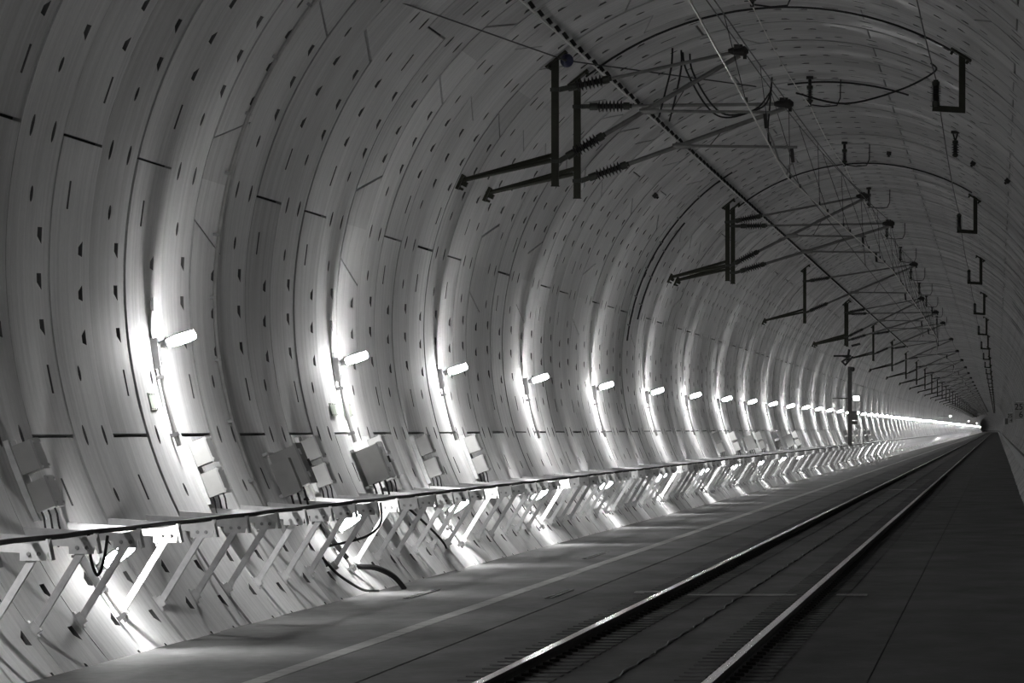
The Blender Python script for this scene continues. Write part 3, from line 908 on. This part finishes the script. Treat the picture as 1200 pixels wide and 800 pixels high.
def span(pts, sag, sub=10):
    out = []
    for i in range(len(pts) - 1):
        a, b = Vector(pts[i]), Vector(pts[i + 1])
        for k in range(sub):
            t = k / sub; p = a.lerp(b, t); p.z -= sag * 4 * t * (1 - t); out.append(p)
    out.append(Vector(pts[-1])); return out
# contact wires, messenger wires with droppers
def droppers(parent, top, bot, z0, z1, step, origin):
    z = z0
    def at(path, z):
        for a, b in zip(path, path[1:]):
            if a.y <= z <= b.y:
                t = (z - a.y) / (b.y - a.y + 1e-9); return a.lerp(b, t)
    while z < z1:
        p, q = at(top, z), at(bot, z)
        if p and q:
            m = MB(); m.tube([p, p.lerp(q, 0.3), q], 0.0045, 4)
            m.lathe(q + Vector((0, 0, 0.01)), q + Vector((0, 0, 0.07)), [(0, 0.015), (1, 0.012)], 6)
            m.build('dropper', M_WIREDK, parent, origin)
        z += step
cw1 = span([G(2.25, 3.63, 20)] + [G(s[4], 3.63, s[0]) for s in ST if s[0] not in (76.0, 124.7, 222.0)], 0.0, 3)
mw1 = span([G(3.3, 5.2, 28)] + [G(s[1], s[2] + 0.07, s[0]) for s in ST if not s[3]], 0.16)
cw2 = span([G(2.98, 3.68, 76), G(2.95, 3.66, 124.7), G(2.95, 3.66, 175), G(2.9, 3.7, 223)], 0.0, 3)
mw2 = span([G(3.05, 4.75, 20), G(3.05, 4.75, 80), G(2.46, 4.77, 127.2), G(2.8, 5.0, 175), G(2.46, 4.77, 224.4), G(2.8, 5.0, 272)], 0.14)
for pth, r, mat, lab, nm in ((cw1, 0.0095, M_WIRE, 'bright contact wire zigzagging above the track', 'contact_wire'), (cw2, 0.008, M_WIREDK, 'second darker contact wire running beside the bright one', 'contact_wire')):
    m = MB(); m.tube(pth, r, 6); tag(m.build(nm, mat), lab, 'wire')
for pth, bot, lab, z0 in ((mw1, cw1, 'upper messenger wire with thin droppers above the contact wire', 84), (mw2, cw1, 'lower messenger wire with thin droppers above the contact wire', 62)):
    e = empty('messenger_wire', pth[0], lab, 'wire')
    m = MB(); m.tube(pth, 0.008, 6); m.build('strand', M_WIREDK, e, pth[0])
    droppers(e, pth, bot, z0, 270, 9.5, pth[0])
# parallel feeder hanging under the crown
fz = [40, 73.7, 96.5, 118.5, 141, 164, 187, 210, 233, 256, 279, 302]
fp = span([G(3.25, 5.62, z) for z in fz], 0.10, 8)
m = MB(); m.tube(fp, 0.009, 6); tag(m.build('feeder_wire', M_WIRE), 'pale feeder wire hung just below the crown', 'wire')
for k, z in enumerate(fz[1:]):
    b = G(3.25, 6.14, z)
    e = empty('feeder_hanger', b, 'dark hanger of the crown feeder wire, %s from the top' % ordinal(k + 1), 'hanger', 'feeder wire hangers')
    m = MB(); m.box(G(3.25, 6.10, z), (0.12, 0.16, 0.05)); m.tube([G(3.25, 6.1, z), G(3.25, 5.95, z)], 0.03, 8); m.build('ceiling_bracket', M_INS, e, b)
    bo, ca = insulator(G(3.25, 5.97, z), G(3.25, 5.66, z), 5, 0.03, 0.06)
    i_ = bo.build('insulator', M_INS, e, b); [c_.build('insulator_cap', M_INSCAP, i_, b) for c_ in ca]
    m = MB(); m.box(G(3.25, 5.63, z), (0.05, 0.16, 0.06)); m.build('wire_clamp', M_INS, e, b)
    m = MB(); m.tube([G(3.22, 5.63, z), G(3.0, 5.60, z), G(2.78, 5.62, z), G(2.72, 5.75, z), G(2.72, 6.08, z + 0.2)], 0.012, 6); m.build('jumper', M_BLACK, e, b)
# radio cable clipped along the lining
RC = 54.5
e = empty('radio_cable', WP(RC, 40), 'pale radio cable on saw-tooth clips running along the vault', 'cable')
m = MB()
m.tube([WP(RC, 30 + 2 * k, 0.075 + 0.006 * math.sin(k * 2.3)) for k in range(0, 400)], 0.014, 6)
m.build('cable', M_RADCAB, e, WP(RC, 40))
cm = MB(); n, t = axes(RC)
cm.loft([[n * 0.085 + Vector((0, -0.05, 0)), n * 0.085 + Vector((0, 0.05, 0)), Vector((0, 0.16, 0)), Vector((0, -0.16, 0))], [n * 0.085 + t * 0.05 + Vector((0, -0.05, 0)), n * 0.085 + t * 0.05 + Vector((0, 0.05, 0)), t * 0.05 + Vector((0, 0.16, 0)), t * 0.05 + Vector((0, -0.16, 0))]])
cme = cm.mesh('cable_clip', M_INS)
for k in range(220):
    link('cable_clip', cme, e, WP(RC + 0.2, 62 + 1.35 * k) - WP(RC, 40))
# anchored wire with blue disc crossing to the left vault
a0, a1, a2 = G(6.52, 4.75, 61), G(5.9, 5.05, 76.2), G(3.2, 4.6, 84)
P0 = WP(43.5, 60.5)
m = MB(); m.tube([P0, G(5.85, 5.0, 75.4), G(3.45, 4.9, 79.5)], 0.009, 6)
tag(m.build('anchor_wire', M_WIREDK), 'thin dark anchor wire crossing from the left vault to the arms', 'wire')
e = empty('disc_insulator', G(5.85, 5.0, 75.4), 'dark blue disc insulator at the top of the nearest overhead post', 'insulator')
m = MB(); m.lathe(G(5.86, 5.0, 75.33), G(5.83, 5.0, 75.47), [(0, 0.03), (0.3, 0.08), (0.55, 0.095), (0.8, 0.08), (1, 0.03)], 16); m.build('disc', M_BLUE, e, G(5.85, 5.0, 75.4))
m = MB(); m.lathe(G(5.87, 5.0, 75.25), G(5.82, 5.0, 75.55), [(0, 0.02), (1, 0.02)], 8); m.build('pin', M_INSCAP, e, G(5.85, 5.0, 75.4))
# jumper cables hanging between the wires
J = [([G(4.5, 5.28, 77), G(4.52, 5.0, 77), G(4.62, 4.65, 77.2), G(4.72, 4.35, 77.5)], 'first'), ([G(4.38, 5.25, 77), G(4.38, 5.0, 77), G(4.48, 4.6, 77.3), G(4.58, 4.3, 77.6)], 'second'),
     ([G(4.36, 5.22, 77), G(4.3, 4.95, 77), G(4.05, 4.5, 77.4), G(3.8, 4.36, 77.8), G(3.4, 4.5, 78.2), G(3.22, 4.75, 78.6)], 'third'), ([G(4.26, 5.2, 77), G(4.22, 4.95, 77), G(4.0, 4.55, 77.5), G(3.75, 4.4, 77.9), G(3.3, 4.55, 78.4), G(3.2, 4.85, 78.8)], 'fourth'),
     ([G(3.2, 5.0, 79), G(3.24, 4.6, 79.2), G(3.27, 4.3, 79.3), G(3.26, 4.05, 79.4)], 'fifth')]
for pts, w in J:
    cable('jumper_cable', pts, 0.013, 'black jumper cable hanging between the nearest arms, %s from the left' % w)
# dark cables laid round the crown between the two lines of fittings
def crown_cable(z, p0, p1, label, r=0.016):
    m = MB(); m.tube([WP(p0 + (p1 - p0) * k / 24, z, 0.025) for k in range(25)], r, 6); tag(m.build('crown_cable', M_BLACK), label, 'cable')
crown_cable(80.6, 52, 121, 'black cable laid round the crown at the nearest hanger')
crown_cable(98, 82, 108, 'black cable laid round the crown behind the second hanger')
crown_cable(128, 52, 121, 'black cable laid round the crown at the second hanger pair')
cable('crown_jumper', [G(2.9, 4.85, 80.2), G(2.2, 4.72, 80.6), G(1.4, 4.95, 81), G(0.9, 5.2, 80.8), G(0.95, 5.29, 80.4)], 0.014, 'long black jumper drooping from the arm to the right-hand insulator')

# ------------------------------------------------------------------ L-shaped feeder hangers under the right of the crown
hz = [80.2, 130, 176, 223, 272] + [272 + 49 * k for k in range(1, 29)]
def hanger_parts():
    P = []; Xp = 0.5; ht = HC + math.sqrt(RAD ** 2 - (XC - Xp) ** 2)
    hb = 4.60
    m = MB(); m.box(G(Xp, (ht + hb) / 2, 0), (0.095, 0.095, ht - hb + 0.05)); P.append(('drop_post', m, M_POST))
    m = MB(); m.bar(G(Xp - 0.047, hb, 0), G(0.93, hb + 0.03, 0), 0.09, 0.085); P.append(('foot_arm', m, M_POST))
    phi = 180 - math.degrees(math.atan2(ht - HC, XC - Xp)); n, t = axes(phi)
    m = MB(); m.frame_box(WP(phi, 0, 0.03), (n, t, (0, 1, 0)), (0.035, 0.34, 0.3))
    for a in (-1, 1): m.lathe(WP(phi, 0, 0.03) + t * a * 0.13, WP(phi, 0, 0.1) + t * a * 0.13, [(0, 0.022), (1, 0.02)], 6)
    P.append(('head_plate', m, M_POST))
    bo, ca = insulator(G(0.88, hb + 0.045, 0), G(0.88, hb + 0.44, 0), 9, 0.045, 0.078)
    P.append(('insulator', bo, M_INS)); P.extend([('insulator_cap', c_, M_INSCAP) for c_ in ca])
    return P, G(Xp, ht, 0)
HP, HO = hanger_parts()
hn = [(nm, mb.mesh(nm, mt, HO)) for nm, mb, mt in HP]
fm = MB()
for nm, mb, mt in HP:
    fm.cur = 0 if mt == M_POST else 1; fm.add(mb.v, mb.f)
hf = fm.mesh('feeder_bracket', [M_POST, M_INS], HO)
for k, z in enumerate(hz):
    lab = 'olive L-shaped bracket with upright insulator under the right vault, %s from the top' % ordinal(k + 1) if k < 14 else 'tiny L-shaped bracket at the far end of the right-hand row'
    if z < 300:
        e = empty('feeder_bracket', (HO.x, z, HO.z), lab, 'bracket', 'L-shaped feeder brackets'); last = None
        for nm, me in hn:
            o = link(nm, me, last if nm == 'insulator_cap' else e)
            if nm == 'insulator': last = o
    else: tag(link('feeder_bracket', hf, None, (HO.x, z, HO.z)), lab, 'bracket', 'L-shaped feeder brackets')
m = MB(); m.tube(span([G(1.0, 5.4, 42)] + [G(0.88, 5.05, z) for z in hz], 0.22, 6), 0.009, 5)
tag(m.build('feeder_wire', M_WIREDK), 'dark feeder wire carried on the upright insulators', 'wire')
b = WP(118, 104)
e = empty('hanging_insulator', b, 'dark forked insulator hanging from the vault between the L-shaped brackets', 'insulator')
Xh, hh = WX(118)
m = MB(); m.box(G(Xh, hh - 0.03, 104), (0.16, 0.16, 0.05)); m.tube([G(Xh + 0.05, hh - 0.03, 104), G(Xh, hh - 0.2, 104)], 0.015, 6); m.tube([G(Xh - 0.05, hh - 0.03, 104), G(Xh, hh - 0.2, 104)], 0.015, 6); m.build('fork', M_INS, e, b)
bo, ca = insulator(G(Xh, hh - 0.18, 104), G(Xh, hh - 0.5, 104), 4, 0.04, 0.07); i_ = bo.build('insulator', M_INS, e, b); [c_.build('insulator_cap', M_INSCAP, i_, b) for c_ in ca]
for k, (phi, z, w) in enumerate(((122.5, 112, 'left of the pair of black anchors on the right vault'), (133, 108, 'right of the pair of black anchors on the right vault'), (41.5, 107, 'above the climbing dark cable on the left vault'), (98, 122, 'near the crown between the feeder hangers'))):
    n, t = axes(phi); c = WP(phi, z); m = MB()
    m.frame_box(c + n * 0.05, (n, t, (0, 1, 0)), (0.08, 0.1, 0.14)); m.lathe(c + n * 0.08, c + n * 0.13, [(0, 0.03), (1, 0.025)], 8)
    tag(m.build('vault_anchor', M_INS, None, c), 'small black anchor block ' + w, 'anchor')

# ------------------------------------------------------------------ grey mast with tensioning gear, exit lights
def mast(z, X, htop, label):
    b = G(X, -0.85, z); e = empty('mast', b, label, 'mast')
    m = MB(); H = htop + 0.85
    for s in (-1, 1): m.box(G(X + s * 0.09, htop - H / 2, z), (0.015, 0.18, H))
    m.box(G(X, htop - H / 2, z), (0.18, 0.012, H)); m.build('column', M_MAST, e, b, smooth=False)
    m = MB(); m.box(G(X, -0.84, z), (0.34, 0.34, 0.03)); m.build('base_plate', M_MAST, e, b, smooth=False)
    m = MB(); m.lathe(G(X - 0.12, htop - 0.12, z - 0.06), G(X - 0.12, htop - 0.12, z + 0.06), [(0, 0.11), (0.3, 0.11), (0.35, 0.08), (0.65, 0.08), (0.7, 0.11), (1, 0.11)], 16); m.build('pulley', M_INS, e, b)
    m = MB(); m.box(G(X - 0.22, 0.62, z), (0.26, 0.26, 0.42)); m.box(G(X - 0.22, 0.28, z), (0.26, 0.24, 0.16)); m.build('control_box', M_MAST, e, b, smooth=False)
    m = MB(); m.box(G(X - 0.1, 0.45, z - 0.1), (0.16, 0.04, 0.05)); m.build('box_bracket', M_MAST, e, b, smooth=False)
mast(262, 6.93, 2.92, 'tall grey steel mast beside the wall behind the brackets')
def exit_light(z, X, h, label, mastlike=True):
    b = G(X, h, z); e = empty('exit_light', b, label, 'exit light', 'illuminated exit lights')
    m = MB(); m.box(G(X, h, z - 0.05), (0.27, 0.02, 0.2)); m.build('light_panel', M_EXIT, e, b, smooth=False)
    m = MB(); m.box(G(X, h, z), (0.29, 0.08, 0.22)); m.build('housing', M_BOX, e, b, smooth=False)
    m = MB(); m.bar(G(X + 0.1, h, z), WP(math.degrees(math.asin((h - HC) / RAD)), z, 0.0), 0.04, 0.04); m.build('bracket', M_MAST, e, b, smooth=False)
exit_light(264, 6.68, 1.44, 'white glowing exit light panel beside the grey mast')
for k, z in enumerate((766, 1265, 1765)):
    exit_light(z, 6.4, 1.7, 'far white exit light above the lamp streak, %s beyond the mast' % ordinal(k + 1))
b = G(6.9, -0.8, 283); e = empty('marker_post', b, 'short pale post standing above the brackets right of the mast', 'post')
m = MB(); m.box(G(6.9, -0.4, 283), (0.09, 0.09, 0.8)); m.build('post', M_PIPE, e, b, smooth=False)
m = MB(); m.box(G(6.82, -0.42, 283), (0.05, 0.1, 0.84)); m.build('rail', M_MAST, e, b, smooth=False)
m = MB()
m.tube([G(6.55, 3.25, 252), G(6.9, 2.9, 253), G(7.05, 3.05, 253), G(6.65, 3.3, 252)], 0.05, 6)
for (p, q) in (((6.7, 3.6), (6.75, 3.25)), ((6.75, 3.25), (7.0, 3.3)), ((6.6, 3.75), (6.2, 3.85))): m.bar(G(p[0], p[1], 252), G(q[0], q[1], 252), 0.12, 0.10)
m.bar(G(6.75, 3.3, 252), WP(24, 252), 0.1, 0.08)
tag(m.build('tensioning_frame', M_INS), 'dark angular tensioning frame on the wall above the mast', 'frame')

# ------------------------------------------------------------------ right side: duct, signs
m = MB()
prof = [(-0.93, -1.42), (-0.88, -1.38), (-1.02, -1.08), (-1.12, -1.05)]
m.loft([[bend(tuple(G(X, h, y))) for X, h in prof] for y in [-20, 100, 200, 400, 800, 1600, 2600, 2700, 2800]])
tag(m.build('cable_duct', M_DARKBAR, smooth=False), 'long dark cable duct low on the wall beside the signs', 'duct')
def text_mesh(s, size, mat):
    cu = bpy.data.curves.new('digits', 'FONT'); cu.body = s; cu.size = size; cu.extrude = 0.004; cu.align_x = 'CENTER'; cu.align_y = 'CENTER'
    o = bpy.data.objects.new('digits', cu); COL.objects.link(o)
    bpy.context.view_layer.update()
    me = bpy.data.meshes.new_from_object(o.evaluated_get(bpy.context.evaluated_depsgraph_get()))
    bpy.data.objects.remove(o); me.materials.clear(); me.materials.append(mat)
    return me
def km_sign(z, X, h, w, hgt, top, low, label):
    c = G(X, h, z); e = empty('kilometre_sign', c, label, 'sign', 'kilometre signs')
    m = MB(); m.box(c, (w, 0.02, hgt)); m.build('plate', M_SIGN, e, c, smooth=False)
    for s in (-1, 1):
        m = MB(); m.box(c + Vector((0, -0.02, s * (hgt / 2 - 0.03))), (w * 0.86, 0.012, 0.07)); m.build('reflective_strip', M_SIGNBAR, e, c, smooth=False)
    for s, dz in ((top, 0.19), (low, -0.22)):
        o = link('digits', text_mesh(s, hgt * 0.46, M_INK), e, (0, -0.016, dz * hgt)); o.rotation_euler = (R_(90), 0, 0)
    wx = CAM_X - XC + math.sqrt(RAD ** 2 - (h - HC) ** 2)
    for s in (-1, 1):
        m = MB(); m.bar(c + Vector((w * 0.3, 0.02, s * hgt * 0.3)), Vector((wx + 0.02, c.y + 0.02, c.z + s * hgt * 0.3)), 0.04, 0.03); m.build('bracket', M_DULL, e, c, smooth=False)
km_sign(361, -1.58, 1.17, 0.80, 1.22, '252', '6', 'kilometre sign reading 252 over 6, cut by the right edge')
km_sign(600, -1.57, 1.13, 0.72, 1.2, '252', '4', 'smaller far kilometre sign left of the nearer one')
b = G(-1.25, 0.9, 700); e = empty('wall_cabinet', b, 'dark box with pale upright edge left of the far sign', 'cabinet')
m = MB(); m.box(b, (0.4, 0.4, 0.75)); m.build('body', M_MAST, e, b, smooth=False)
m = MB(); m.box(b + Vector((-0.32, 0, -0.05)), (0.12, 0.1, 0.9)); m.build('post', M_RADCAB, e, b, smooth=False)
